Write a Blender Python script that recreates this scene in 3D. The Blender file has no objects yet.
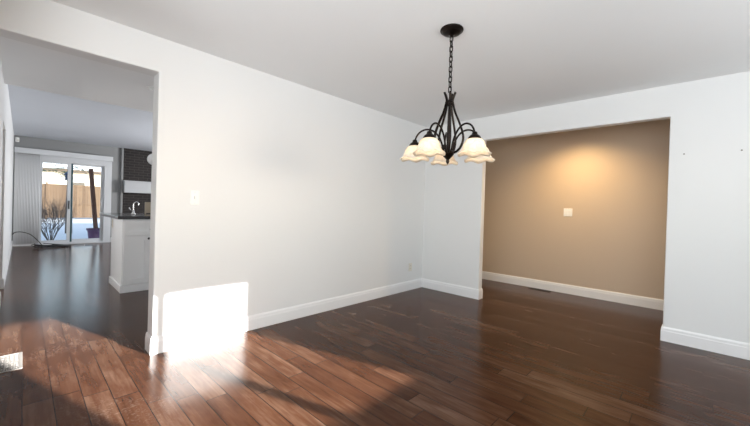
import bpy, bmesh, math, random
from mathutils import Vector, Matrix
random.seed(7)
C = bpy.context.scene.collection
PI = math.pi

# ------------------------------------------------------------------ materials
def newmat(name):
    m = bpy.data.materials.new(name); m.use_nodes = True
    nt = m.node_tree
    return m, nt, nt.nodes, nt.links, nt.nodes['Principled BSDF']

def sock(n, *names):
    for k in names:
        if k in n.inputs: return n.inputs[k]

def paint(name, col, rough=.55, bump=.03, scale=160, var=.015, metal=0.0, coat=0.0):
    m, nt, N, L, b = newmat(name)
    tc = N.new('ShaderNodeTexCoord')
    nz = N.new('ShaderNodeTexNoise'); nz.inputs['Scale'].default_value = scale; nz.inputs['Detail'].default_value = 3
    L.new(tc.outputs['Object'], nz.inputs['Vector'])
    n2 = N.new('ShaderNodeTexNoise'); n2.inputs['Scale'].default_value = 1.7; n2.inputs['Detail'].default_value = 4
    L.new(tc.outputs['Object'], n2.inputs['Vector'])
    mx = N.new('ShaderNodeMix'); mx.data_type = 'RGBA'
    mx.inputs['A'].default_value = (*[max(0, c*(1-var)) for c in col], 1)
    mx.inputs['B'].default_value = (*[min(1, c*(1+var)) for c in col], 1)
    L.new(n2.outputs['Fac'], mx.inputs['Factor']); L.new(mx.outputs['Result'], b.inputs['Base Color'])
    b.inputs['Roughness'].default_value = rough; b.inputs['Metallic'].default_value = metal
    if coat: b.inputs['Coat Weight'].default_value = coat; b.inputs['Coat Roughness'].default_value = .1
    if bump:
        bp = N.new('ShaderNodeBump'); bp.inputs['Strength'].default_value = bump; bp.inputs['Distance'].default_value = .002
        L.new(nz.outputs['Fac'], bp.inputs['Height']); L.new(bp.outputs['Normal'], b.inputs['Normal'])
    return m

def emit_mat(name, col, s):
    m, nt, N, L, b = newmat(name)
    b.inputs['Base Color'].default_value = (*col, 1)
    b.inputs['Emission Color'].default_value = (*col, 1); b.inputs['Emission Strength'].default_value = s
    return m

def math_node(N, L, op, a, b=None, c=None):
    n = N.new('ShaderNodeMath'); n.operation = op
    for i, v in enumerate((a, b, c)):
        if v is None: continue
        if isinstance(v, (int, float)): n.inputs[i].default_value = v
        else: L.new(v, n.inputs[i])
    return n.outputs[0]

def wood_floor():
    m, nt, N, L, b = newmat('dark_hardwood_planks')
    tc = N.new('ShaderNodeTexCoord'); sp = N.new('ShaderNodeSeparateXYZ'); L.new(tc.outputs['Object'], sp.inputs[0])
    X, Y = sp.outputs['X'], sp.outputs['Y']
    W = .125
    yr = math_node(N, L, 'DIVIDE', math_node(N, L, 'ADD', Y, 10.071), W)
    row = math_node(N, L, 'FLOOR', yr); fy = math_node(N, L, 'FRACT', yr)
    wn = N.new('ShaderNodeTexWhiteNoise'); wn.noise_dimensions = '1D'; L.new(row, wn.inputs['W'])
    ln = math_node(N, L, 'MULTIPLY_ADD', wn.outputs['Value'], .5, .75)          # plank length of the row
    off = math_node(N, L, 'MULTIPLY', wn.outputs['Value'], 37.3)
    xr = math_node(N, L, 'DIVIDE', math_node(N, L, 'ADD', math_node(N, L, 'ADD', X, 20.0), off), ln)
    ix = math_node(N, L, 'FLOOR', xr); fx = math_node(N, L, 'FRACT', xr)
    cb = N.new('ShaderNodeCombineXYZ'); L.new(row, cb.inputs[0]); L.new(ix, cb.inputs[1])
    w2 = N.new('ShaderNodeTexWhiteNoise'); w2.noise_dimensions = '3D'; L.new(cb.outputs[0], w2.inputs['Vector'])
    tone = w2.outputs['Value']
    # grain, stretched along the plank and shifted per plank
    sh = math_node(N, L, 'MULTIPLY', tone, 19.0)
    gx = math_node(N, L, 'MULTIPLY_ADD', X, 1.6, sh); gy = math_node(N, L, 'MULTIPLY_ADD', Y, 34.0, sh)
    gv = N.new('ShaderNodeCombineXYZ'); L.new(gx, gv.inputs[0]); L.new(gy, gv.inputs[1]); L.new(sh, gv.inputs[2])
    g = N.new('ShaderNodeTexNoise'); g.inputs['Scale'].default_value = 1.5; g.inputs['Detail'].default_value = 7; g.inputs['Roughness'].default_value = .62
    g.inputs['Distortion'].default_value = .35
    L.new(gv.outputs[0], g.inputs['Vector'])
    # maple-like blotches
    bx = math_node(N, L, 'MULTIPLY_ADD', X, 2.6, sh); by = math_node(N, L, 'MULTIPLY_ADD', Y, 11.0, sh)
    bv = N.new('ShaderNodeCombineXYZ'); L.new(bx, bv.inputs[0]); L.new(by, bv.inputs[1]); L.new(sh, bv.inputs[2])
    bl = N.new('ShaderNodeTexNoise'); bl.inputs['Scale'].default_value = 1.6; bl.inputs['Detail'].default_value = 3; bl.inputs['Roughness'].default_value = .5
    bl.inputs['Distortion'].default_value = .5
    L.new(bv.outputs[0], bl.inputs['Vector'])
    f = math_node(N, L, 'MULTIPLY_ADD', tone, .27, math_node(N, L, 'MULTIPLY', g.outputs['Fac'], .46))
    f = math_node(N, L, 'ADD', f, math_node(N, L, 'MULTIPLY_ADD', bl.outputs['Fac'], .55, -.085))
    rp = N.new('ShaderNodeValToRGB'); cr = rp.color_ramp
    cr.elements[0].position = .22; cr.elements[0].color = (.018, .0070, .0034, 1)
    cr.elements[1].position = .95; cr.elements[1].color = (.140, .084, .056, 1)
    e = cr.elements.new(.40); e.color = (.039, .0142, .0062, 1)
    e = cr.elements.new(.60); e.color = (.062, .0255, .0128, 1)
    e = cr.elements.new(.76); e.color = (.092, .048, .029, 1)
    L.new(f, rp.inputs['Fac'])
    # seams
    ey = math_node(N, L, 'MINIMUM', fy, math_node(N, L, 'SUBTRACT', 1.0, fy))
    ex = math_node(N, L, 'MULTIPLY', math_node(N, L, 'MINIMUM', fx, math_node(N, L, 'SUBTRACT', 1.0, fx)), 7.5)
    ed = math_node(N, L, 'MINIMUM', ex, ey)
    mr = N.new('ShaderNodeMapRange'); mr.inputs['From Min'].default_value = .004; mr.inputs['From Max'].default_value = .030
    L.new(ed, mr.inputs['Value'])
    # scuffs: pale dusty scratches in loose patches
    p1 = N.new('ShaderNodeTexNoise'); p1.inputs['Scale'].default_value = 2.3; p1.inputs['Detail'].default_value = 2; L.new(tc.outputs['Object'], p1.inputs['Vector'])
    p2 = N.new('ShaderNodeTexNoise'); p2.inputs['Scale'].default_value = 26; p2.inputs['Detail'].default_value = 6; p2.inputs['Distortion'].default_value = 2.5; L.new(tc.outputs['Object'], p2.inputs['Vector'])
    a1 = N.new('ShaderNodeMapRange'); a1.inputs['From Min'].default_value = .46; a1.inputs['From Max'].default_value = .58; L.new(p1.outputs['Fac'], a1.inputs['Value'])
    a2 = N.new('ShaderNodeMapRange'); a2.inputs['From Min'].default_value = .53; a2.inputs['From Max'].default_value = .66; L.new(p2.outputs['Fac'], a2.inputs['Value'])
    def soft(v, lo, hi):
        k = N.new('ShaderNodeMapRange'); k.interpolation_type = 'SMOOTHSTEP'; k.inputs['From Min'].default_value = lo; k.inputs['From Max'].default_value = hi
        L.new(v, k.inputs['Value']); return k.outputs[0]
    # worn, dusty spot on the floor around the opening to the kitchen
    zone = math_node(N, L, 'MULTIPLY', math_node(N, L, 'MULTIPLY', soft(X, -1.6, -.9), soft(X, 1.3, .6)), soft(Y, -3.45, -3.75))
    dust = math_node(N, L, 'MULTIPLY', math_node(N, L, 'MULTIPLY', a1.outputs[0], a2.outputs[0]), math_node(N, L, 'MULTIPLY', zone, .13))
    dm = N.new('ShaderNodeMix'); dm.data_type = 'RGBA'; dm.inputs['B'].default_value = (.30, .25, .21, 1)
    L.new(dust, dm.inputs['Factor'])
    sm = N.new('ShaderNodeMix'); sm.data_type = 'RGBA'; sm.inputs['A'].default_value = (.008, .004, .003, 1)
    L.new(mr.outputs[0], sm.inputs['Factor']); L.new(rp.outputs['Color'], sm.inputs['B'])
    L.new(sm.outputs['Result'], dm.inputs['A']); L.new(dm.outputs['Result'], b.inputs['Base Color'])
    ro = math_node(N, L, 'MULTIPLY_ADD', bl.outputs['Fac'], .05, .17)
    ro = math_node(N, L, 'ADD', ro, math_node(N, L, 'MULTIPLY', dust, .4))
    L.new(ro, b.inputs['Roughness'])
    b.inputs['IOR'].default_value = 1.5; b.inputs['Specular IOR Level'].default_value = .11
    hh = math_node(N, L, 'MULTIPLY_ADD', mr.outputs[0], .7, math_node(N, L, 'MULTIPLY', g.outputs['Fac'], .06))
    bp = N.new('ShaderNodeBump'); bp.inputs['Strength'].default_value = .06; bp.inputs['Distance'].default_value = .001
    L.new(hh, bp.inputs['Height']); L.new(bp.outputs['Normal'], b.inputs['Normal'])
    return m

def brick_mat():
    m, nt, N, L, b = newmat('dark_brick')
    tc = N.new('ShaderNodeTexCoord'); sp = N.new('ShaderNodeSeparateXYZ'); L.new(tc.outputs['Object'], sp.inputs[0])
    cb = N.new('ShaderNodeCombineXYZ'); L.new(sp.outputs['Y'], cb.inputs[0]); L.new(sp.outputs['Z'], cb.inputs[1])
    br = N.new('ShaderNodeTexBrick'); L.new(cb.outputs[0], br.inputs['Vector'])
    br.inputs['Color1'].default_value = (.008, .006, .006, 1); br.inputs['Color2'].default_value = (.016, .012, .011, 1)
    br.inputs['Mortar'].default_value = (.045, .038, .036, 1); br.inputs['Scale'].default_value = 1
    br.inputs['Brick Width'].default_value = .22; br.inputs['Row Height'].default_value = .075; br.inputs['Mortar Size'].default_value = .007
    L.new(br.outputs['Color'], b.inputs['Base Color']); b.inputs['Roughness'].default_value = .75
    bp = N.new('ShaderNodeBump'); bp.inputs['Strength'].default_value = .5; bp.inputs['Distance'].default_value = .006; bp.invert = True
    L.new(br.outputs['Fac'], bp.inputs['Height']); L.new(bp.outputs['Normal'], b.inputs['Normal'])
    return m

def board_mat(name, c1, c2, w, axis='Y'):
    m, nt, N, L, b = newmat(name)
    tc = N.new('ShaderNodeTexCoord'); sp = N.new('ShaderNodeSeparateXYZ'); L.new(tc.outputs['Object'], sp.inputs[0])
    r = math_node(N, L, 'DIVIDE', sp.outputs[axis], w); fl = math_node(N, L, 'FLOOR', r); fr = math_node(N, L, 'FRACT', r)
    wn = N.new('ShaderNodeTexWhiteNoise'); wn.noise_dimensions = '1D'; L.new(fl, wn.inputs['W'])
    nz = N.new('ShaderNodeTexNoise'); nz.inputs['Scale'].default_value = 3; nz.inputs['Detail'].default_value = 5; L.new(tc.outputs['Object'], nz.inputs['Vector'])
    f = math_node(N, L, 'MULTIPLY_ADD', wn.outputs['Value'], .6, math_node(N, L, 'MULTIPLY', nz.outputs['Fac'], .5))
    mx = N.new('ShaderNodeMix'); mx.data_type = 'RGBA'; mx.inputs['A'].default_value = (*c1, 1); mx.inputs['B'].default_value = (*c2, 1)
    L.new(f, mx.inputs['Factor'])
    g = N.new('ShaderNodeMapRange'); g.inputs['From Min'].default_value = 0; g.inputs['From Max'].default_value = .1; L.new(fr, g.inputs['Value'])
    m2 = N.new('ShaderNodeMix'); m2.data_type = 'RGBA'; m2.inputs['A'].default_value = (*[c*.35 for c in c1], 1)
    L.new(g.outputs[0], m2.inputs['Factor']); L.new(mx.outputs['Result'], m2.inputs['B'])
    L.new(m2.outputs['Result'], b.inputs['Base Color']); b.inputs['Roughness'].default_value = .8
    return m

def glass_mat():
    m = bpy.data.materials.new('window_glass'); m.use_nodes = True
    nt = m.node_tree; N = nt.nodes; L = nt.links
    for n in list(N): N.remove(n)
    o = N.new('ShaderNodeOutputMaterial'); t = N.new('ShaderNodeBsdfTransparent'); g = N.new('ShaderNodeBsdfGlossy')
    t.inputs['Color'].default_value = (.93, .96, .97, 1); g.inputs['Roughness'].default_value = .02
    fr = N.new('ShaderNodeFresnel'); fr.inputs['IOR'].default_value = 1.35
    mx = N.new('ShaderNodeMixShader'); L.new(fr.outputs[0], mx.inputs[0]); L.new(t.outputs[0], mx.inputs[1]); L.new(g.outputs[0], mx.inputs[2])
    L.new(mx.outputs[0], o.inputs['Surface'])
    return m

def shade_mat():
    m = bpy.data.materials.new('alabaster_glass'); m.use_nodes = True
    nt = m.node_tree; N = nt.nodes; L = nt.links
    for n in list(N): N.remove(n)
    tc = N.new('ShaderNodeTexCoord'); nz = N.new('ShaderNodeTexNoise'); nz.inputs['Scale'].default_value = 22; nz.inputs['Detail'].default_value = 4
    nz.inputs['Distortion'].default_value = 1.8; L.new(tc.outputs['Object'], nz.inputs['Vector'])
    rp = N.new('ShaderNodeValToRGB'); rp.color_ramp.elements[0].position = .35; rp.color_ramp.elements[0].color = (.90, .80, .66, 1)
    rp.color_ramp.elements[1].position = .65; rp.color_ramp.elements[1].color = (.96, .91, .82, 1); L.new(nz.outputs['Fac'], rp.inputs['Fac'])
    d = N.new('ShaderNodeBsdfPrincipled'); d.inputs['Roughness'].default_value = .25
    t = N.new('ShaderNodeBsdfTranslucent'); L.new(rp.outputs['Color'], d.inputs['Base Color']); L.new(rp.outputs['Color'], t.inputs['Color'])
    mx = N.new('ShaderNodeMixShader'); mx.inputs[0].default_value = .5; L.new(d.outputs[0], mx.inputs[1]); L.new(t.outputs[0], mx.inputs[2])
    o = N.new('ShaderNodeOutputMaterial'); L.new(mx.outputs[0], o.inputs['Surface'])
    return m

M = dict(
    wall=paint('white_wall_paint', (.775, .78, .775), .5, .05),
    ceil=paint('ceiling_paint', (.87, .875, .875), .85, .12, 220),
    trim=paint('white_gloss_trim', (.86, .86, .86), .3, 0),
    beige=paint('beige_wall_paint', (.56, .45, .34), .5, .05),
    grey=paint('grey_wall_paint', (.27, .275, .275), .6, .05),
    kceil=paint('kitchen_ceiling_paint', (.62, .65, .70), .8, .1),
    floor=wood_floor(), brick=brick_mat(), glass=glass_mat(), shade=shade_mat(),
    bronze=paint('oil_rubbed_bronze', (.018, .013, .011), .36, .1, 60, .3, .85),
    black=paint('matt_black', (.012, .012, .013), .5, 0),
    plastic=paint('white_plastic', (.86, .86, .84), .35, 0),
    almond=paint('almond_plastic', (.74, .70, .62), .4, 0),
    cab=paint('white_cabinet_lacquer', (.82, .83, .84), .35, 0),
    stone=paint('black_granite', (.03, .03, .033), .12, 0, 160, .6),
    chrome=paint('brushed_chrome', (.7, .7, .7), .2, 0, 160, .02, 1.0),
    blind=paint('light_grey_blind_fabric', (.86, .87, .88), .7, .05),
    vinyl=paint('white_vinyl_frame', (.66, .68, .70), .4, 0),
    teal=paint('dark_teal_gasket', (.02, .07, .09), .4, 0),
    mantel=paint('white_mantel_paint', (.45, .465, .48), .4, 0),
    snow=paint('snow', (.84, .87, .92), .9, .6, 9, .03),
    bark=paint('grey_bark', (.16, .13, .12), .9, .4, 30, .3),
    leaf=paint('dark_evergreen', (.05, .075, .04), .8, .3, 20, .3),
    post=paint('weathered_red_post', (.15, .055, .035), .7, .4, 30, .3),
    purple=paint('purple_glazed_pot', (.17, .08, .17), .35, .1),
    blue=paint('blue_feeder', (.03, .07, .15), .5, 0),
    soil=paint('dark_soil', (.04, .03, .025), .9, .5, 40),
    fence=board_mat('cedar_boards', (.085, .048, .025), (.17, .11, .066), .14),
    siding=board_mat('cream_siding', (.62, .56, .46), (.68, .62, .52), .2, 'Z'),
    eave=paint('brown_eave', (.10, .07, .05), .7, 0),
    steel=paint('floor_register_metal', (.30, .28, .26), .45, 0, 160, .1, .2),
    brownm=paint('dark_register_metal', (.006, .005, .004), .6, 0),
    void=paint('duct_black', (.004, .004, .004), .9, 0),
    bulb=emit_mat('warm_bulb', (1.0, .80, .55), 4),
    canlens=emit_mat('downlight_lens', (1.0, .78, .50), 8),
    wood=paint('pale_beech', (.50, .42, .32), .5, .1, 30, .1),
    house=paint('exterior_stucco', (.5, .48, .45), .8, .2),
    orb=paint('white_opal_glass', (.86, .86, .86), .25, 0),
    hole=paint('dark_screw_anchor', (.22, .20, .18), .6, 0),
)

# ------------------------------------------------------------------ helpers
def obj(name, bm, mat, parent=None, smooth=False, bevel=0, seg=2, ang=35):
    me = bpy.data.meshes.new(name)
    bmesh.ops.recalc_face_normals(bm, faces=bm.faces)
    bm.to_mesh(me); bm.free()
    me.materials.append(M[mat] if isinstance(mat, str) else mat)
    if smooth:
        for p in me.polygons: p.use_smooth = True
    o = bpy.data.objects.new(name, me); C.objects.link(o)
    if parent: o.parent = parent
    if bevel:
        b = o.modifiers.new('bevel', 'BEVEL'); b.width = bevel; b.segments = seg; b.limit_method = 'ANGLE'; b.angle_limit = math.radians(ang)
        for p in me.polygons: p.use_smooth = True
        w = o.modifiers.new('wn', 'WEIGHTED_NORMAL'); w.keep_sharp = False
    return o

def empty(name, loc=(0, 0, 0), rz=0):
    o = bpy.data.objects.new(name, None); C.objects.link(o); o.location = loc; o.rotation_euler = (0, 0, rz)
    o.empty_display_size = .05
    return o

def tag(o, label, cat, group=None):
    o['label'] = label; o['category'] = cat
    if group: o['group'] = group
    return o

def st(o):
    o['kind'] = 'structure'; return o

def box(bm, a, b):
    a = Vector(a); b = Vector(b)
    lo = Vector([min(a[i], b[i]) for i in range(3)]); hi = Vector([max(a[i], b[i]) for i in range(3)])
    v = [bm.verts.new((x, y, z)) for x in (lo.x, hi.x) for y in (lo.y, hi.y) for z in (lo.z, hi.z)]
    for f in ((0, 1, 3, 2), (4, 6, 7, 5), (0, 4, 5, 1), (2, 3, 7, 6), (0, 2, 6, 4), (1, 5, 7, 3)):
        bm.faces.new([v[i] for i in f])
    return bm

def B(*boxes):
    bm = bmesh.new()
    for a, b in boxes: box(bm, a, b)
    return bm

def prism(pts, d, lo, hi):
    """polygon pts in the plane perpendicular to axis d, extruded lo..hi"""
    bm = bmesh.new()
    def P(p, t):
        return {'x': (t, p[0], p[1]), 'y': (p[0], t, p[1]), 'z': (p[0], p[1], t)}[d]
    a = [bm.verts.new(P(p, lo)) for p in pts]; b = [bm.verts.new(P(p, hi)) for p in pts]
    bm.faces.new(a); bm.faces.new(b[::-1])
    n = len(pts)
    for i in range(n): bm.faces.new((a[i], a[(i+1) % n], b[(i+1) % n], b[i]))
    return bm

def lathe(bm, prof, n=32, c=(0, 0, 0), wave=None, cap=False):
    rings = []
    for k, (r, z) in enumerate(prof):
        ring = []
        for i in range(n):
            a = 2*PI*i/n; rr, zz = r, z
            if wave: rr, zz = wave(k, a, r, z)
            ring.append(bm.verts.new((c[0]+rr*math.cos(a), c[1]+rr*math.sin(a), c[2]+zz)))
        rings.append(ring)
    for k in range(len(rings)-1):
        for i in range(n):
            bm.faces.new((rings[k][i], rings[k][(i+1) % n], rings[k+1][(i+1) % n], rings[k+1][i]))
    if cap:
        bm.faces.new(rings[0]); bm.faces.new(rings[-1][::-1])
    return bm

def catmull(pts, sub=8):
    P = [Vector(p) for p in pts]; P = [2*P[0]-P[1]] + P + [2*P[-1]-P[-2]]
    out = []
    for i in range(1, len(P)-2):
        for s in range(sub):
            t = s/sub
            out.append(.5*((2*P[i]) + (-P[i-1]+P[i+1])*t + (2*P[i-1]-5*P[i]+4*P[i+1]-P[i+2])*t*t + (-P[i-1]+3*P[i]-3*P[i+1]+P[i+2])*t**3))
    out.append(P[-2]); return out

def tube(bm, pts, r, n=8, r2=None, up=None, closed=False):
    """sweep; r = radius or list; r2 = other half-width for a flat strap"""
    pts = [Vector(p) for p in pts]; m = len(pts); rings = []
    prev = up and Vector(up)
    for i, p in enumerate(pts):
        t = (pts[(i+1) % m] - pts[i-1]) if closed else (pts[min(i+1, m-1)] - pts[max(i-1, 0)])
        t.normalize()
        if prev is None:
            prev = Vector((0, 0, 1)) if abs(t.z) < .9 else Vector((1, 0, 0))
        s = t.cross(prev)
        if s.length < 1e-6: s = t.orthogonal()
        s.normalize(); u = s.cross(t).normalized()
        if not up: prev = u
        ri = r[i] if isinstance(r, (list, tuple)) else r
        rb = ri if r2 is None else r2
        rings.append([bm.verts.new(p + s*rb*math.cos(2*PI*k/n) + u*ri*math.sin(2*PI*k/n)) for k in range(n)])
    for i in range(m if closed else m-1):
        a, b = rings[i], rings[(i+1) % m]
        for k in range(n): bm.faces.new((a[k], a[(k+1) % n], b[(k+1) % n], b[k]))
    if not closed:
        bm.faces.new(rings[0]); bm.faces.new(rings[-1][::-1])
    return bm

def sweep_base(name, path, side, mat='trim', h=.135, t=.015):
    """baseboard: profile swept along a floor polyline, mitred; side=+1 puts it left of the path"""
    prof = [(0, 0), (t, 0), (t, h*.72), (t*.86, h*.76), (t*.80, h*.90), (t*.55, h*.96), (t*.45, h), (0, h)]
    P = [Vector((*p, 0)) for p in path]; n = len(P); bm = bmesh.new(); rings = []
    for i in range(n):
        ns = []
        if i > 0: d = (P[i]-P[i-1]).normalized(); ns.append(Vector((-d.y, d.x, 0))*side)
        if i < n-1: d = (P[i+1]-P[i]).normalized(); ns.append(Vector((-d.y, d.x, 0))*side)
        nn = sum(ns, Vector()).normalized(); k = 1/max(.3, nn.dot(ns[0]))
        rings.append([bm.verts.new(P[i] + nn*k*(q-.001) + Vector((0, 0, z))) for q, z in prof])
    m = len(prof)
    for i in range(n-1):
        for k in range(m): bm.faces.new((rings[i][k], rings[i][(k+1) % m], rings[i+1][(k+1) % m], rings[i+1][k]))
    bm.faces.new(rings[0]); bm.faces.new(rings[-1][::-1])
    return st(obj(name, bm, mat))

# ------------------------------------------------------------------ measured layout (metres)
H = 2.44
YA, HA, TA = -3.51, 2.175, .15         # end of the big left wall, head of its opening, thickness
B1, B2, HB, TB = .932, 2.825, 2.136, .10
YC = 1.358                             # beige hall wall
XE = 5.40                              # east (window) wall
YL = -4.37                             # left wall line
XD = -9.0                              # patio door wall
XK, HK = -2.60, 2.69                   # where the kitchen ceiling steps up

# ------------------------------------------------------------------ shell
st(obj('floor', B(((XD-.15, -6.5, -.12), (XE+.15, YC+.12, 0))), 'floor'))
st(obj('ceiling', B(((XK, -6.5, H), (XE+.15, YC+.12, H+.30))), 'ceil'))
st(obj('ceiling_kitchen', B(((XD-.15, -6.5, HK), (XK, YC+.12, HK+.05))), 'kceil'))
e = .02
st(obj('wall_left', prism([(YA, -e), (YC, -e), (YC, H+e), (-4.6, H+e), (-4.6, HA), (YA, HA)], 'x', -TA, 0), 'wall', bevel=.008, seg=3))
st(obj('wall_back', prism([(-.05, -e), (B1, -e), (B1, HB), (B2, HB), (B2, -e), (XE+.05, -e), (XE+.05, H+e), (-.05, H+e)], 'y', 0, TB), 'wall', bevel=.008, seg=3))
st(obj('wall_hall', B(((-TA, YC, -e), (XE+.15, YC+.12, H+e))), 'beige'))
st(obj('wall_kitchen_right', B(((XD-.1, YC, -e), (-6.3, YC+.12, HK+e)), ((-4.1, YC, -e), (-TA, YC+.12, HK+e)), ((-6.3, YC, -e), (-4.1, YC+.12, .9)), ((-6.3, YC, 2.2), (-4.1, YC+.12, HK+e))), 'grey'))
# left wall with the doorway into the side hall
x0, x1 = -3.45, -2.56
st(obj('wall_side', prism([(XD-.1, -e), (x0, -e), (x0, 2.04), (x1, 2.04), (x1, -e), (1.0, -e), (1.0, H+e), (XK, H+e), (XK, HK+e), (XD-.1, HK+e)], 'y', YL-.12, YL), 'wall', bevel=.006))
st(obj('wall_partition', B(((1.0, -6.5, -e), (1.12, YL-.001, H+e))), 'wall'))
st(obj('wall_front', prism([(XD-.1, -e), (XE+.15, -e), (XE+.15, .55), (1.6, .55), (1.6, 2.1), (4.9, 2.1), (4.9, .55), (XE+.15, .55), (XE+.15, H+e), (XK, H+e), (XK, HK+e), (XD-.1, HK+e)][:0] or
    [(XD-.1, -e), (1.6, -e), (1.6, HK+e), (XD-.1, HK+e)], 'y', -6.5, -6.38), 'wall'))
st(obj('wall_front_window', B(((1.6, -6.5, -e), (XE+.15, -6.38, .55)), ((1.6, -6.5, 2.1), (XE+.15, -6.38, H+e)), ((4.9, -6.5, .55), (XE+.15, -6.38, 2.1))), 'wall'))  # wall round an unseen opening, added to let light in
# east wall with the window that throws the sun patch and one added unseen to let in light
WY0, WY1, WZ0, WZ1 = -2.43, -1.10, 1.06, 1.97
V0, V1 = -6.1, -4.5
def east():
    bm = bmesh.new()
    for a, b, z0, z1 in ((-6.5, V0, -e, H+e), (V0, V1, -e, .5), (V0, V1, 2.1, H+e), (V1, WY0, -e, H+e), (WY0, WY1, -e, WZ0), (WY0, WY1, WZ1, H+e), (WY1, YC+.12, -e, H+e)):
        box(bm, (XE, a, z0), (XE+.06, b, z1))
    return bm
st(obj('wall_right', east(), 'wall'))
def winframe(name, axis, p, a0, a1, z0, z1, mull):
    bm = bmesh.new(); w = .02
    def bx(u0, u1, zz0, zz1):
        if axis == 'x': box(bm, (p, u0, zz0), (p+.04, u1, zz1))
        else: box(bm, (u0, p, zz0), (u1, p+.04, zz1))
    bx(a0, a1, z0, z0+w); bx(a0, a1, z1-w, z1); bx(a0, a0+w, z0+w, z1-w); bx(a1-w, a1, z0+w, z1-w)
    for m in mull: bx(m-.035, m+.035, z0+w, z1-w)
    return st(obj(name, bm, 'vinyl'))
winframe('window_1', 'x', XE+.01, WY0, WY1, WZ0, WZ1, [-1.775])
winframe('added_window_2', 'x', XE+.01, V0, V1, .5, 2.1, [-5.3])  # added unseen window, a place for more fill light
winframe('added_window_3', 'y', -6.46, 1.6, 4.9, .55, 2.1, [2.7, 3.8])  # added wide unseen window, meant as a large light source
winframe('added_window_4', 'y', YC+.02, -6.3, -4.1, .9, 2.2, [-5.2])  # added unseen window that goes with the kitchen fill lamp

# patio-door wall
DY0, DY1, DH = -3.97, -2.60, 2.20
st(obj('wall_far', prism([(YL-.1, -e), (DY0, -e), (DY0, DH), (DY1, DH), (DY1, -e), (YC, -e), (YC, HK+e), (YL-.1, HK+e)], 'x', XD-.14, XD), 'grey'))
st(obj('wall_brick', B(((XD-.01, -2.24, 0), (XD+.06, .4, HK)),), 'brick'))
st(obj('trim_1', B(((XD, -2.285, 0), (XD+.075, -2.24, HK)),), 'grey'))
# roof and outside walls, they throw the long shade on the snow
st(obj('trim_2', B(((XD-.7, -9, 2.98), (XE+.9, 4, 3.30)), ((XD-.13, -7, 2.76), (XE+.1, 2, 2.98))), 'house'))
st(obj('trim_3', B(((XD-.13, -9, -.3), (XD-.03, YL-.12, 2.98)), ((XD-.13, YC+.12, -.3), (XD-.03, 4, 2.98))), 'house'))

# baseboards
sweep_base('baseboard_left', [(-TA, YA), (0, YA), (0, -.0005), ], -1)
sweep_base('baseboard_back', [(-.0, 0), (B1, 0), (B1, TB)], -1)
sweep_base('baseboard_right', [(B2, TB), (B2, 0), (XE, 0)], -1)
sweep_base('baseboard_hall', [(-TA, YC), (XE, YC)], -1)
sweep_base('baseboard_side', [(XD, YL), (x0, YL), (x0, YL-.12)], 1)
sweep_base('baseboard_entry', [(x1, YL-.12), (x1, YL), (.98, YL)], 1)
sweep_base('baseboard_kitchen', [(XD, YL), (XD, DY0-.02)], -1)
sweep_base('baseboard_far', [(XD, DY1+.12), (XD, -2.29)], -1)

# ------------------------------------------------------------------ sliding patio door
d = st(empty('door_1', (XD, (DY0+DY1)/2, 0)))
def dpart(name, boxes, mat, parent=d, **k):
    bm = bmesh.new()
    for a, b in boxes: box(bm, (a[0], a[1]-(DY0+DY1)/2, a[2]), (b[0], b[1]-(DY0+DY1)/2, b[2]))
    return obj(name, bm, mat, parent, **k)
dpart('door_frame', [((-.11, DY0, .0), (.015, DY0+.05, DH)), ((-.11, DY1-.05, 0), (.015, DY1, DH)), ((-.11, DY0+.05, 2.13), (.015, DY1-.05, DH)), ((-.11, DY0+.05, 0), (.03, DY1-.05, .045))], 'vinyl')
s1 = dpart('sliding_panel', [((-.045, DY0+.05, .045), (-.008, DY0+.10, 2.13)), ((-.045, -3.40, .045), (-.008, -3.335, 2.13)), ((-.045, DY0+.10, .045), (-.008, -3.40, .11)), ((-.045, DY0+.10, 2.09), (-.008, -3.40, 2.13))], 'vinyl')
s2 = dpart('fixed_panel', [((-.095, -3.375, .045), (-.055, -3.29, 2.13)), ((-.095, -2.715, .045), (-.055, -2.65, 2.13)), ((-.095, -3.29, .045), (-.055, -2.715, .12)), ((-.095, -3.29, 2.09), (-.055, -2.715, 2.13))], 'vinyl')
dpart('gasket', [((-.054, -3.334, .05), (-.044, -3.295, 2.12))], 'teal')
dpart('glass', [((-.030, DY0+.10, .11), (-.024, -3.40, 2.09))], 'glass', s1)
dpart('glass', [((-.078, -3.29, .12), (-.072, -2.715, 2.09))], 'glass', s2)
dpart('door_handle', [((-.006, -3.38, .92), (.02, -3.355, 1.14))], 'black', bevel=.004)
dpart('latch', [((-.055, -2.70, 1.03), (-.02, -2.655, 1.20)), ((-.02, -2.70, 1.05), (.0, -2.69, 1.18))], 'vinyl', bevel=.004)
dpart('door_casing', [((0, DY1, 0), (.018, DY1+.11, DH+.09)), ((0, DY0-.02, DH), (.018, DY1, DH+.09))], 'vinyl')

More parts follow.
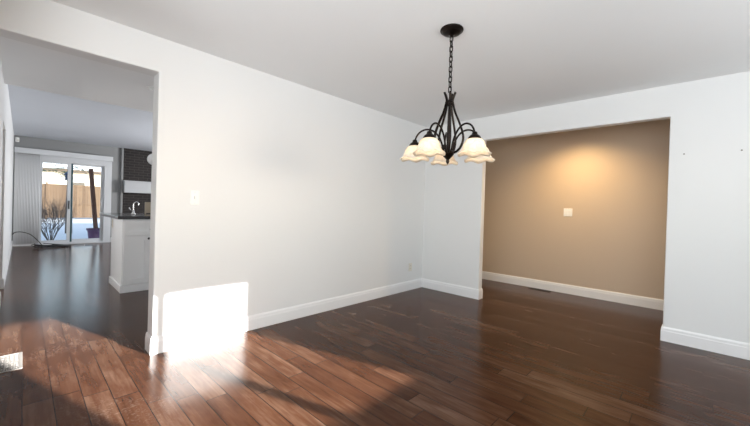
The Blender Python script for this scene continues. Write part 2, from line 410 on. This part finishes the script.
# vertical blinds drawn to the left, with valance
vb = tag(empty('vertical_blind', (XD+.09, -4.12, 0)), 'light grey vertical blinds bunched left of the patio door under a valance', 'blinds')
bm = B(((.055, -.235, 2.265), (.07, 1.63, 2.395)), ((-.088, 1.615, 2.265), (.055, 1.63, 2.395)), ((-.088, -.235, 2.385), (.055, 1.63, 2.395)))
obj('valance', bm, 'vinyl', vb, bevel=.003)
obj('head_rail', B(((-.02, -.23, 2.30), (.02, 1.60, 2.335))), 'vinyl', vb)
for k in range(17):
    y = -.215 + k*.0255; w = .045; a = math.radians(75)
    bm = bmesh.new(); n = 4; cols = []
    for s in range(n+1):
        u = (s/n-.5)*2*w; bow = .006*(1-(2*s/n-1)**2)
        px = u*math.cos(a)*.9 + bow; py = y + u*math.sin(a)*.35 - bow*.3
        cols.append((bm.verts.new((px, py, .06)), bm.verts.new((px, py, 2.298))))
    for s in range(n): bm.faces.new((cols[s][0], cols[s+1][0], cols[s+1][1], cols[s][1]))
    o = obj('vane', bm, 'blind', vb, smooth=True); so = o.modifiers.new('s', 'SOLIDIFY'); so.thickness = .0015

# motion sensor in the far corner
ms = tag(empty('motion_sensor', (XD+.035, YL+.055, 2.585)), 'small white motion sensor high in the far corner above the blinds', 'sensor')
ms.rotation_euler = (0, 0, math.radians(35))
obj('housing', B(((-.025, -.032, -.055), (.022, .032, .055))), 'plastic', ms, bevel=.01)
obj('lens', lathe(bmesh.new(), [(.002, -.02), (.018, -.015), (.02, 0), (.018, .015), (.002, .02)], 12, (.02, 0, -.015)), 'almond', ms, smooth=True)

# ------------------------------------------------------------------ wall fittings
def plate(name, loc, rz, label, cat, gang=1, kind='switch', mat='plastic', sc=1):
    t = tag(empty(name, loc, rz), label, cat)          # local: x across, -y out of the wall
    w = (.036 if gang == 1 else .058)*sc; h = .059*sc
    obj('cover_plate', B(((-w, -.006, -h), (w, .002, h))), mat, t, bevel=.003)
    for g in range(gang):
        cx = 0 if gang == 1 else (-.023 if g == 0 else .023)
        if kind == 'switch':
            o = obj('toggle', prism([(cx-.006, -.006), (cx+.006, -.006), (cx+.004, -.018), (cx-.004, -.018)], 'z', -.010, .013), mat, t, bevel=.001)
        elif kind == 'rocker':
            obj('rocker', B(((cx-.016, -.0095, -.033), (cx+.016, -.005, .033))), mat, t, bevel=.002)
        else:
            for z in (-.02, .02):
                r = obj('receptacle', B(((cx-.016, -.009, z-.014), (cx+.016, -.005, z+.014))), mat, t, bevel=.004)
                obj('slot', B(((cx-.008, -.0096, z-.003), (cx-.006, -.0085, z+.006)), ((cx+.005, -.0096, z-.003), (cx+.007, -.0085, z+.006))), 'black', r)
    for z in (-.045, .045):
        for cx in ((0,) if gang == 1 else (-.023, .023)):
            obj('screw', lathe(bmesh.new(), [(.0005, -.0075), (.003, -.007), (.003, -.005)], 10).copy() if False else B(((cx-.0025, -.0075, z*sc-.0025), (cx+.0025, -.0055, z*sc+.0025))), 'almond', t)
    return t
plate('light_switch', (0, -3.235, 1.222), PI/2, 'white single toggle switch on the big white wall near its open end', 'light switch')
plate('wall_outlet', (0, -.30, .335), PI/2, 'almond power outlet low on the white wall near the room corner', 'outlet', 1, 'outlet', 'almond')
plate('rocker_switch', (1.642, YC, 1.205), 0, 'white double rocker switch plate on the beige hall wall', 'light switch', 2, 'rocker')
plate('wall_outlet', (-8.04, YL, .36), PI, 'white power outlet on the left wall near the patio door, cord plugged in', 'outlet', 1, 'outlet')
for x, z, lb in ((2.932, 1.771, 'small grey screw hole in the right white wall, nearer the opening'), (3.298, 1.771, 'small dark screw anchor in the right white wall, nearer the picture edge')):
    bm = bmesh.new(); lathe(bm, [(.0005, 0), (.0065, 0), (.0065, .004), (.001, .004)], 12)
    bmesh.ops.rotate(bm, verts=bm.verts, matrix=Matrix.Rotation(PI/2, 3, 'X'))
    o = obj('screw_anchor', bm, 'hole'); o.location = (x, .001, z); tag(o, lb, 'screw anchor')

# small white detector on the entry ceiling, half hidden by the wall end
dt = tag(empty('ceiling_detector', (-1.383, -3.262, H)), 'tiny white ceiling sensor seen beside the top of the wall end', 'sensor')
obj('base', lathe(bmesh.new(), [(.001, 0), (.035, 0), (.035, -.010), (.001, -.012)], 20), 'plastic', dt, smooth=False)
obj('dome', lathe(bmesh.new(), [(.022, -.010), (.020, -.025), (.012, -.034), (.001, -.037)], 20), 'plastic', dt, smooth=True)

# floor registers
def register(name, cx, cy, lx, ly, mat, label, nx, ny, z=.004):
    t = tag(empty(name, (cx, cy, 0)), label, 'floor vent')
    bm = bmesh.new(); x0, x1, y0, y1 = -lx/2, lx/2, -ly/2, ly/2; f = .018
    box(bm, (x0, y0, 0), (x1, y0+f, z)); box(bm, (x0, y1-f, 0), (x1, y1, z)); box(bm, (x0, y0+f, 0), (x0+f, y1-f, z)); box(bm, (x1-f, y0+f, 0), (x1, y1-f, z))
    obj('rim', bm, mat, t, bevel=.001)
    bm = bmesh.new()
    ux = (lx-2*f)/nx; uy = (ly-2*f)/ny
    for i in range(1, nx): box(bm, (x0+f+i*ux-.003, y0+f, .0005), (x0+f+i*ux+.003, y1-f, z-.0008))
    for j in range(1, ny): box(bm, (x0+f, y0+f+j*uy-.003, .0005), (x1-f, y0+f+j*uy+.003, z-.001))
    for i in range(nx):
        for j in range(ny):
            if (i+j) % 2:
                cx2, cy2 = x0+f+(i+.5)*ux, y0+f+(j+.5)*uy
                box(bm, (cx2-ux*.22, cy2-.003, .0005), (cx2+ux*.22, cy2+.003, z-.0012))
    obj('grille', bm, mat, t)
    obj('duct', B(((x0+f, y0+f, .0002), (x1-f, y1-f, .0006))), 'void', t)
    return t
register('floor_register', -.512, -4.268, .355, .15, 'steel', 'light metal scrollwork floor vent at the left edge of the photo', 12, 5)
register('floor_register', 1.31, 1.27, .31, .10, 'brownm', 'dark brown floor vent under the beige hall wall', 14, 3)

# ------------------------------------------------------------------ chandelier
yaw = .7546178
rt = Vector((math.cos(yaw), math.sin(yaw), 0)); fw = Vector((-math.sin(yaw), math.cos(yaw), 0))
cc = Vector((1.754, -2.182, 0))
ch = tag(empty('chandelier', (cc.x, cc.y, H)), 'dark bronze five-arm chandelier with frosted bell shades hanging by a chain', 'chandelier')
def cz(z): return z - H
obj('canopy', lathe(bmesh.new(), [(.001, 0), (.078, 0), (.080, -.006), (.078, -.012), (.064, -.016), (.062, -.026), (.050, -.030), (.030, -.036), (.012, -.040), (.010, -.050), (.001, -.052)], 40), 'bronze', ch, smooth=True)
zt, zb = 2.392, 2.005; nl = 11; pitch = (zt-zb)/nl
for i in range(nl):
    zc = zt - (i+.5)*pitch; hl = pitch*.62; w = .0115; pts = []
    for k in range(16):
        a = 2*PI*k/16; u = w*math.cos(a); v = (hl-w)*(1 if math.sin(a) > 0 else -1)*(abs(math.sin(a)) > 1e-6) + w*math.sin(a)
        aa = math.radians(45 if i % 2 else 135) + yaw
        pts.append((u*math.cos(aa), u*math.sin(aa), cz(zc)+v))
    obj('chain_link', tube(bmesh.new(), pts, .0038, 6, closed=True), 'bronze', ch, smooth=True)
obj('cord', tube(bmesh.new(), catmull([(.003*math.sin(k*1.9), .003*math.cos(k*1.9), cz(2.40-k*.05)) for k in range(9)], 4), .0016, 6), 'bronze', ch, smooth=True)
obj('stem', lathe(bmesh.new(), [(.001, 2.01), (.006, 2.005), (.006, 1.95), (.020, 1.945), (.024, 1.93), (.020, 1.915), (.008, 1.905), (.011, 1.75), (.011, 1.60), (.010, 1.59)][::1], 20, (0, 0, -H)), 'bronze', ch, smooth=True)
obj('bottom_hub', lathe(bmesh.new(), [(.006, 1.60), (.038, 1.594), (.044, 1.582), (.041, 1.570), (.030, 1.554), (.018, 1.542), (.010, 1.532), (.013, 1.524), (.010, 1.512), (.001, 1.500)], 28, (0, 0, -H)), 'bronze', ch, smooth=True)
obj('collar', lathe(bmesh.new(), [(.026, 1.938), (.031, 1.933), (.031, 1.921), (.026, 1.916)], 24, (0, 0, -H)), 'bronze', ch, smooth=True)
R0 = .243
NZ = 1.657
def radial(ph, prof):
    a = math.radians(ph); dr = rt*math.cos(a) + fw*math.sin(a)
    return [dr*r + Vector((0, 0, cz(z))) for r, z in prof], dr
def shade_wave(k, a, r, z):
    wgt = [0, 0, 0, .1, .3, .7, 1, 1, .7, .3][min(k, 9)] if k < 10 else 0
    return r*(1 + .045*wgt*math.cos(6*a)), z - .007*wgt*math.cos(6*a)
for ph in (85, 157, 229, 301, 13):
    pts, dr = radial(ph+36, [(.040, 2.000), (.030, 1.975), (.022, 1.948), (.024, 1.925), (.042, 1.86), (.075, 1.78), (.098, 1.71), (.100, 1.66), (.080, 1.61), (.050, 1.585), (.026, 1.580)])
    side = Vector((0, 0, 1)).cross(dr)
    c = catmull(pts, 6)
    obj('strap', tube(bmesh.new(), c, .0055, 8, r2=.0125, up=None), 'bronze', ch, smooth=True)
    pts, dr = radial(ph, [(.026, 1.588), (.036, 1.608), (.046, 1.65), (.070, 1.700), (.110, 1.740), (.160, 1.754), (.205, 1.738), (.232, 1.706), (R0, 1.672)])
    arm = obj('arm', tube(bmesh.new(), catmull(pts, 6), .0066, 8), 'bronze', ch, smooth=True)
    p = dr*R0
    obj('socket_cup', lathe(bmesh.new(), [(.006, NZ+.030), (.015, NZ+.026), (.018, NZ+.014), (.020, NZ+.010), (.032, NZ+.002), (.040, NZ-.010), (.041, NZ-.018), (.004, NZ-.019)], 24, (p.x, p.y, -H)), 'bronze', arm, smooth=True)
    prof = [(.030, NZ-.014), (.048, NZ-.021), (.061, NZ-.035), (.069, NZ-.056), (.076, NZ-.078), (.088, NZ-.098), (.108, NZ-.113), (.105, NZ-.1150), (.084, NZ-.100), (.072, NZ-.079), (.065, NZ-.057), (.057, NZ-.038), (.045, NZ-.025), (.028, NZ-.019)]
    obj('lamp_shade', lathe(bmesh.new(), prof, 60, (p.x, p.y, -H), shade_wave), 'shade', arm, smooth=True)
    bz = NZ-.068
    obj('bulb', lathe(bmesh.new(), [(.0125, bz+.043), (.013, bz+.028), (.022, bz+.012), (.026, bz-.004), (.022, bz-.020), (.010, bz-.029), (.001, bz-.031)], 20, (p.x, p.y, -H)), 'bulb', arm, smooth=True)
    ld = bpy.data.lights.new('bulb_light', 'POINT'); ld.energy = BULB if 'BULB' in globals() else .28; ld.color = (1, .86, .66); ld.shadow_soft_size = .025
    lo = bpy.data.objects.new('bulb_light', ld); C.objects.link(lo); lo.location = cc + p + Vector((0, 0, bz-.045))

# ------------------------------------------------------------------ kitchen
KX, KY0, KY1 = -2.30, -3.33, -1.9
cb = tag(empty('kitchen_cabinet', (-2.68, -3.05, 0)), 'white shaker base cabinet at the end of the kitchen peninsula', 'cabinet')
ox, oy = -2.68, -3.05
def kb(name, boxes, mat, parent=cb, **k):
    bm = bmesh.new()
    for a, b in boxes: box(bm, (a[0]-ox, a[1]-oy, a[2]), (b[0]-ox, b[1]-oy, b[2]))
    return obj(name, bm, mat, parent, **k)
kb('body', [((-3.06, KY0, .095), (KX, KY1, .944))], 'cab')
kb('plinth', [((-3.075, KY0-.014, 0), (KX+.030, KY1, .095))], 'cab', bevel=.003)
def shaker(name, y0, y1, z0, z1, fr=.055):
    bm = bmesh.new(); X0, X1 = KX, KX+.032
    for a, b in (((X0, y0, z0), (X1, y0+fr, z1)), ((X0, y1-fr, z0), (X1, y1, z1)), ((X0, y0+fr, z0), (X1, y1-fr, z0+fr)), ((X0, y0+fr, z1-fr), (X1, y1-fr, z1)), ((X0, y0+fr, z0+fr), (X1-.028, y1-fr, z1-fr))):
        box(bm, (a[0]-ox, a[1]-oy, a[2]), (b[0]-ox, b[1]-oy, b[2]))
    return obj(name, bm, 'cab', cb)
def knob(parent, y, z):
    bm = bmesh.new(); lathe(bm, [(.001, .026), (.012, .025), (.015, .018), (.011, .012), (.005, .008), (.006, 0)], 16)
    bmesh.ops.rotate(bm, verts=bm.verts, matrix=Matrix.Rotation(PI/2, 3, 'Y'))
    bmesh.ops.translate(bm, verts=bm.verts, vec=(KX+.032-ox, y-oy, z))
    obj('knob', bm, 'black', parent, smooth=True)
dr_ = shaker('drawer', -3.318, -2.735, .738, .925, .05); knob(dr_, -3.03, .812)
d1 = shaker('door', -3.318, -3.032, .11, .726, .06); knob(d1, -3.052, .69)
d2 = shaker('door', -3.022, -2.735, .11, .726, .06); knob(d2, -3.0, .69)
dr2 = shaker('drawer', -2.728, -2.15, .744, .925, .05); knob(dr2, -2.44, .812)
d3 = shaker('door', -2.728, -2.15, .11, .728, .06); knob(d3, -2.21, .69)
pl = plate('wall_outlet', (-2.98, KY0, .855), 0, 'pale outlet plate on the side of the white cabinet below the counter', 'outlet', 1, 'outlet', 'almond')
ct = obj('countertop', B(((-3.72, -3.385, .944), (-2.262, KY1, .985))), 'stone', bevel=.005); tag(ct, 'black polished stone countertop over the white peninsula cabinet', 'countertop')

fc = tag(empty('faucet', (-3.05, -3.08, .985)), 'chrome gooseneck faucet on the black countertop', 'faucet')
obj('base', lathe(bmesh.new(), [(.001, 0), (.026, 0), (.026, .01), (.016, .02), (.014, .06), (.001, .06)], 18), 'chrome', fc, smooth=True)
obj('spout', tube(bmesh.new(), catmull([(0, 0, .05), (0, 0, .13), (0, .010, .165), (0, .035, .182), (0, .058, .168), (0, .064, .135)], 6), .008, 10), 'chrome', fc, smooth=True)
obj('handle', tube(bmesh.new(), [(0, -.01, .045), (0, -.035, .06), (0, -.05, .10)], .007, 8), 'chrome', fc, smooth=True)

bd = tag(empty('cutting_board', (-3.40, -2.80, .985)), 'pale board standing on the black counter beside the wall end', 'cutting board')
bm = B(((-.010, -.065, 0), (.010, .065, .185))); o = obj('board', bm, 'wood', bd, bevel=.004); bd.rotation_euler = (0, 0, 0)
obj('foot', B(((-.035, -.05, 0), (.035, .05, .010))), 'black', bd)

mt = tag(empty('mantel_shelf', (XD+.06, -1.5, 1.42)), 'thick white mantel shelf across the dark brick wall', 'mantel')
obj('beam', B(((0, -.735, .0), (.19, 1.6, .32))), 'mantel', mt, bevel=.006)
obj('cap', B(((0, -.75, .32), (.21, 1.6, .345))), 'mantel', mt, bevel=.004)

pd = tag(empty('pendant_globe', (-3.3, -2.775, HK)), 'white globe pendant half hidden by the wall end', 'pendant lamp')
gz = 1.855-HK
obj('globe', lathe(bmesh.new(), [(.001 + .095*math.sin(PI*k/16), gz + .095*math.cos(PI*k/16)) for k in range(17)], 28), 'orb', pd, smooth=True)
obj('stem', lathe(bmesh.new(), [(.03, gz+.09), (.03, gz+.12), (.005, gz+.125), (.005, -.02), (.055, -.015), (.055, 0), (.001, 0)], 16), 'chrome', pd, smooth=True)

# cords by the patio door
def floor_cord(name, pts, r, mat, label):
    o = obj(name, tube(bmesh.new(), catmull(pts, 8), r, 8), mat, smooth=True); tag(o, label, 'cord'); return o
floor_cord('power_cord', [(-8.04, YL+.02, .355), (-8.06, YL+.06, .40), (-8.15, YL+.16, .40), (-8.3, YL+.30, .33), (-8.45, YL+.42, .18), (-8.55, YL+.50, .05), (-8.60, YL+.51, .010)], .009, 'black', 'black cord arching from the left wall outlet to the floor')
pts = []
random.seed(3)
for k in range(26):
    a = k*1.15; rr = .10 + .16*random.random()
    pts.append((-8.36+rr*math.cos(a)*.8, -3.70+rr*math.sin(a)*1.5, .012+.03*random.random()+(.05 if k % 5 == 0 else 0)))
floor_cord('tangled_cable', pts, .008, 'black', 'tangled dark cable heaped on the floor before the patio door')
floor_cord('thin_cable', [(-8.30, -3.30, .008), (-8.42, -3.22, .02), (-8.36, -3.10, .008), (-8.52, -3.02, .01), (-8.46, -2.92, .008)], .007, 'chrome', 'thin pale cable trailing right from the tangled cable')

# ------------------------------------------------------------------ recessed light in the beige hall
def downlight(x, y, label, watts):
    t = tag(empty('recessed_light', (x, y, H)), label, 'ceiling light')
    obj('trim_ring', lathe(bmesh.new(), [(.062, .004), (.085, .004), (.086, -.006), (.062, -.008)], 32), 'plastic', t, smooth=True)
    obj('lens', lathe(bmesh.new(), [(.001, -.004), (.062, -.004), (.062, -.002), (.001, -.002)], 32), 'canlens', t)
    ld = bpy.data.lights.new('recessed_lamp', 'SPOT'); ld.energy = watts; ld.color = (1, .69, .34); ld.spot_size = math.radians(150); ld.spot_blend = .9; ld.shadow_soft_size = .05
    lo = bpy.data.objects.new('recessed_lamp', ld); C.objects.link(lo); lo.location = (x, y, H-.02)
downlight(1.80, .76, 'recessed ceiling light washing the beige hall wall', 88)

# ------------------------------------------------------------------ outside
bm = bmesh.new(); nx, ny = 60, 40
gv = [[bm.verts.new((-60+ (51.05)*i/nx - .15, -30+50*j/ny, -.14 + .03*math.sin(i*1.3)*math.cos(j*.9))) for j in range(ny+1)] for i in range(nx+1)]
for i in range(nx):
    for j in range(ny): bm.faces.new((gv[i][j], gv[i+1][j], gv[i+1][j+1], gv[i][j+1]))
st(obj('ground', bm, 'snow', smooth=True))

fn = tag(empty('board_fence', (-27, -2, -.12)), 'tan cedar board fence across the back of the snowy yard', 'fence')
obj('boards', B(((-.01, -16, .08), (.012, 14, 2.25))), 'fence', fn)
obj('rail', B(((-.08, -16, .4), (-.02, 14, .5))), 'fence', fn); obj('rail', B(((-.08, -16, 1.8), (-.02, 14, 1.9))), 'fence', fn)
for k in range(9):
    obj('fence_post', B(((.012, -14+k*3.2, 0), (.10, -13.91+k*3.2, 2.35))), 'fence', fn)

hs = tag(empty('neighbour_house', (-42, 0, -.12)), 'cream house with snowy roof beyond the fence', 'house')
obj('wall', B(((-6, -16, 0), (0, 10, 4.0))), 'siding', hs)
obj('roof', prism([(.6, 4.2), (-3, 5.6), (-6.6, 4.2)], 'y', -16.6, 10.6), 'snow', hs)
obj('eave', B(((-6.5, -16.5, 4.0), (.6, 10.5, 4.2))), 'eave', hs)
for y in (-4.6, -1.0, 2.2):
    w = obj('window', B(((-.01, y, 1.9), (.05, y+1.2, 3.1))), 'vinyl', hs); obj('pane', B(((.05, y+.08, 1.98), (.06, y+1.12, 3.02))), 'stone', w)

def branchy(bm, p, d, ln, r, depth, spread, droop=0):
    q = p + d*ln
    mid = (p+q)/2 + Vector((random.uniform(-1, 1), random.uniform(-1, 1), 0))*ln*.06
    tube(bm, [p, mid, q], [r, r*.85, r*.65], 5)
    if depth == 0: return
    for k in range(3 if depth > 1 else 2):
        nd = (d + Vector((random.uniform(-1, 1), random.uniform(-1, 1), random.uniform(-.35, .6) - droop))*spread).normalized()
        branchy(bm, p + (q-p)*random.uniform(.55, 1), nd, ln*random.uniform(.55, .8), r*.62, depth-1, spread, droop)
sh = tag(empty('bare_shrub', (-11.2, -3.60, -.14)), 'leafless grey shrub in the snow behind the left door panel', 'shrub')
random.seed(11); bm = bmesh.new()
for k in range(20):
    a = random.uniform(0, 2*PI); d = Vector((math.cos(a)*.42, math.sin(a)*.42, 1)).normalized()
    branchy(bm, Vector((math.cos(a)*.04, math.sin(a)*.04, 0)), d, random.uniform(.5, .68), .008, 4, .5)
obj('branches', bm, 'bark', sh)

ps = tag(empty('leaning_post', (-11.1, -2.562, .222)), 'reddish brown wooden post leaning out of the purple planter', 'post')
bm = prism([(-.055, -.055), (.055, -.055), (.055, .055), (-.055, .055)], 'z', 0, 1.96); o = obj('shaft', bm, 'post', ps, bevel=.008)
o.rotation_euler = (math.radians(4.6), 0, 0)
pn = tag(empty('planter', (-11.1, -2.585, -.13)), 'purple planter in the snow at the foot of the leaning post', 'planter')
obj('pot', lathe(bmesh.new(), [(.001, 0), (.15, 0), (.19, .33), (.215, .34), (.215, .40), (.18, .40), (.17, .30), (.001, .29)], 30), 'purple', pn, smooth=False)
obj('soil', lathe(bmesh.new(), [(.001, .355), (.175, .35)], 24), 'soil', pn)

tr = tag(empty('evergreen_tree', (-14.5, -2.97, -.14)), 'dark evergreen tree behind the door divider with low boughs', 'tree')
obj('trunk', tube(bmesh.new(), [(0, 0, 0), (.03, 0, 1.5), (-.02, .02, 3.5), (0, 0, 5.2)], [.11, .09, .07, .03], 10), 'bark', tr, smooth=True)
random.seed(5); bm = bmesh.new()
for k in range(26):
    a = random.uniform(0, 2*PI); z = random.uniform(2.25, 4.9); L_ = (5.4-z)*.36+.1
    p0 = Vector((0, 0, z)); p1 = Vector((math.cos(a)*L_, math.sin(a)*L_, z-.12))
    tube(bm, [p0, (p0+p1)/2+Vector((0, 0, .05)), p1], [.015, .011, .005], 4)
    for j in range(30):
        t = random.uniform(.25, 1); c = p0.lerp(p1, t) + Vector((random.gauss(0, .05), random.gauss(0, .05), random.gauss(-.03, .04)))
        dd = Vector((random.gauss(0, 1), random.gauss(0, 1), random.gauss(-.3, .5))).normalized()*.09
        s_ = dd.orthogonal().normalized()*.02
        bm.faces.new([bm.verts.new(c-s_), bm.verts.new(c+s_), bm.verts.new(c+dd)])
obj('needles', bm, 'leaf', tr)
bf = tag(empty('bird_feeder', (-12.4, -3.18, 1.94)), 'dark blue bird feeder hanging outside the right door panel', 'bird feeder')
obj('roof', lathe(bmesh.new(), [(.001, .16), (.03, .14), (.11, .07), (.10, .06), (.001, .07)], 18), 'blue', bf)
obj('tube', lathe(bmesh.new(), [(.06, .07), (.06, -.10), (.085, -.11), (.085, -.13), (.001, -.13)], 18), 'blue', bf)
obj('hanger', tube(bmesh.new(), [(0, 0, .15), (0, 0, .5), (-.6, -.08, .62), (-1.6, -.13, .55)], .006, 5), 'black', bf)

# ------------------------------------------------------------------ light
def area(name, loc, rot, sx, sy, w, col, spread=180):
    ld = bpy.data.lights.new(name, 'AREA'); ld.shape = 'RECTANGLE'; ld.size = sx; ld.size_y = sy; ld.energy = w; ld.spread = math.radians(spread); ld.color = col
    o = bpy.data.objects.new(name, ld); C.objects.link(o); o.location = loc; o.rotation_euler = rot; return o
area('added_fill_4', (-5.2, YC-.42, 1.55), (-PI/2-.6, 0, 0), 2.1, 1.25, 200, (.97, .98, 1.0))  # added fill lamp, tilted up to brighten the kitchen
area('added_fill_5', (-4.6, -5.95, 1.4), (PI/2-.1, 0, 0), 1.6, 1.3, 60, (1.0, .94, .88))  # added fill lamp for kitchen floor and cabinet side, no window here
FILL_TINT = (.92, .965, 1.0)
area('added_fill_1', (XE-.28, (WY0+WY1)/2, (WZ0+WZ1)/2), (0, PI/2+.62, 0), .8, 1.3, 16, FILL_TINT, 125)  # added fill lamp standing in for daylight at the sun-patch window
area('added_fill_2', (XE-.48, (V0+V1)/2, 1.3), (0, PI/2+.62, 0), 1.5, 1.5, 60, FILL_TINT, 130)  # added fill lamp inside the added east window, tilted up
area('added_fill_3', (3.25, -5.9, 1.33), (PI/2+.62, 0, 0), 3.2, 1.4, 68, FILL_TINT, 130)  # added fill lamp inside the added front window, tilted up
sd = Vector((-1, -.31, -.281)).normalized()
sun = bpy.data.lights.new('sun', 'SUN'); sun.energy = 7; sun.angle = math.radians(.6); sun.color = (1, .96, .91)
so = bpy.data.objects.new('sun', sun); C.objects.link(so); so.rotation_euler = sd.to_track_quat('-Z', 'Y').to_euler()

# added far narrow spot boosting the sun through the east window on its bearing
sb = bpy.data.lights.new('sun_boost', 'SPOT'); sb.energy = 25*4*PI*120**2; sb.color = (1, .98, .95); sb.spot_size = math.radians(1.5); sb.spot_blend = 0; sb.shadow_soft_size = .55
sbo = bpy.data.objects.new('sun_boost', sb); C.objects.link(sbo)
sbo.location = Vector((XE, (WY0+WY1)/2, (WZ0+WZ1)/2)) - sd*120; sbo.rotation_euler = sd.to_track_quat('-Z', 'Y').to_euler()

w = bpy.data.worlds.new('world'); bpy.context.scene.world = w; w.use_nodes = True
N = w.node_tree.nodes; L = w.node_tree.links; bg = N['Background']
sky = N.new('ShaderNodeTexSky'); sky.sky_type = 'NISHITA'; sky.sun_disc = False; sky.sun_elevation = math.radians(15); sky.sun_rotation = math.radians(73)
hs = N.new('ShaderNodeHueSaturation'); hs.inputs['Saturation'].default_value = .68; L.new(sky.outputs[0], hs.inputs['Color']); L.new(hs.outputs[0], bg.inputs['Color']); bg.inputs['Strength'].default_value = .33

# ------------------------------------------------------------------ camera
f, yawc, pitch, roll, px, py = 336.0215, .7546178, -.0068105, .0300127, 379.2022, 210.9125
cam = bpy.data.cameras.new('camera'); co = bpy.data.objects.new('camera', cam); C.objects.link(co)
cam.sensor_width = 36; cam.sensor_fit = 'HORIZONTAL'; cam.lens = f*36/750
cam.shift_x = (375-px)/750; cam.shift_y = (py-213)/750
d2 = Vector((-math.sin(yawc)*math.cos(pitch), math.cos(yawc)*math.cos(pitch), math.sin(pitch)))
r1 = Vector((math.cos(yawc), math.sin(yawc), 0)); u2 = r1.cross(d2)
r3 = r1*math.cos(roll) + u2*math.sin(roll); u3 = u2*math.cos(roll) - r1*math.sin(roll)
mw = Matrix((r3, u3, -d2)).transposed().to_4x4(); mw.translation = (3.02268, -4.21396, 1.17776)
co.matrix_world = mw; cam.clip_start = .02; cam.clip_end = 200
bpy.context.scene.camera = co

sc = bpy.context.scene
sc.view_settings.view_transform = 'Standard'; sc.view_settings.look = 'None'; sc.view_settings.exposure = .45; sc.view_settings.gamma = 1
sc.view_settings.use_curve_mapping = False
sc.cycles.use_denoising = True; sc.cycles.use_adaptive_sampling = False; sc.cycles.use_light_tree = True
w.cycles.sampling_method = 'NONE'
for k in ('bulb', 'canlens'): M[k].cycles.emission_sampling = 'NONE'
sc.cycles.denoising_input_passes = 'RGB_ALBEDO_NORMAL'; sc.cycles.denoising_prefilter = 'ACCURATE'; sc.cycles.denoising_quality = 'HIGH'
sc.cycles.blur_glossy = 1.0
sc.cycles.max_bounces = 10; sc.cycles.diffuse_bounces = 6; sc.cycles.transparent_max_bounces = 12
sc.cycles.caustics_reflective = False; sc.cycles.caustics_refractive = False
sc.cycles.sample_clamp_indirect = 2.5
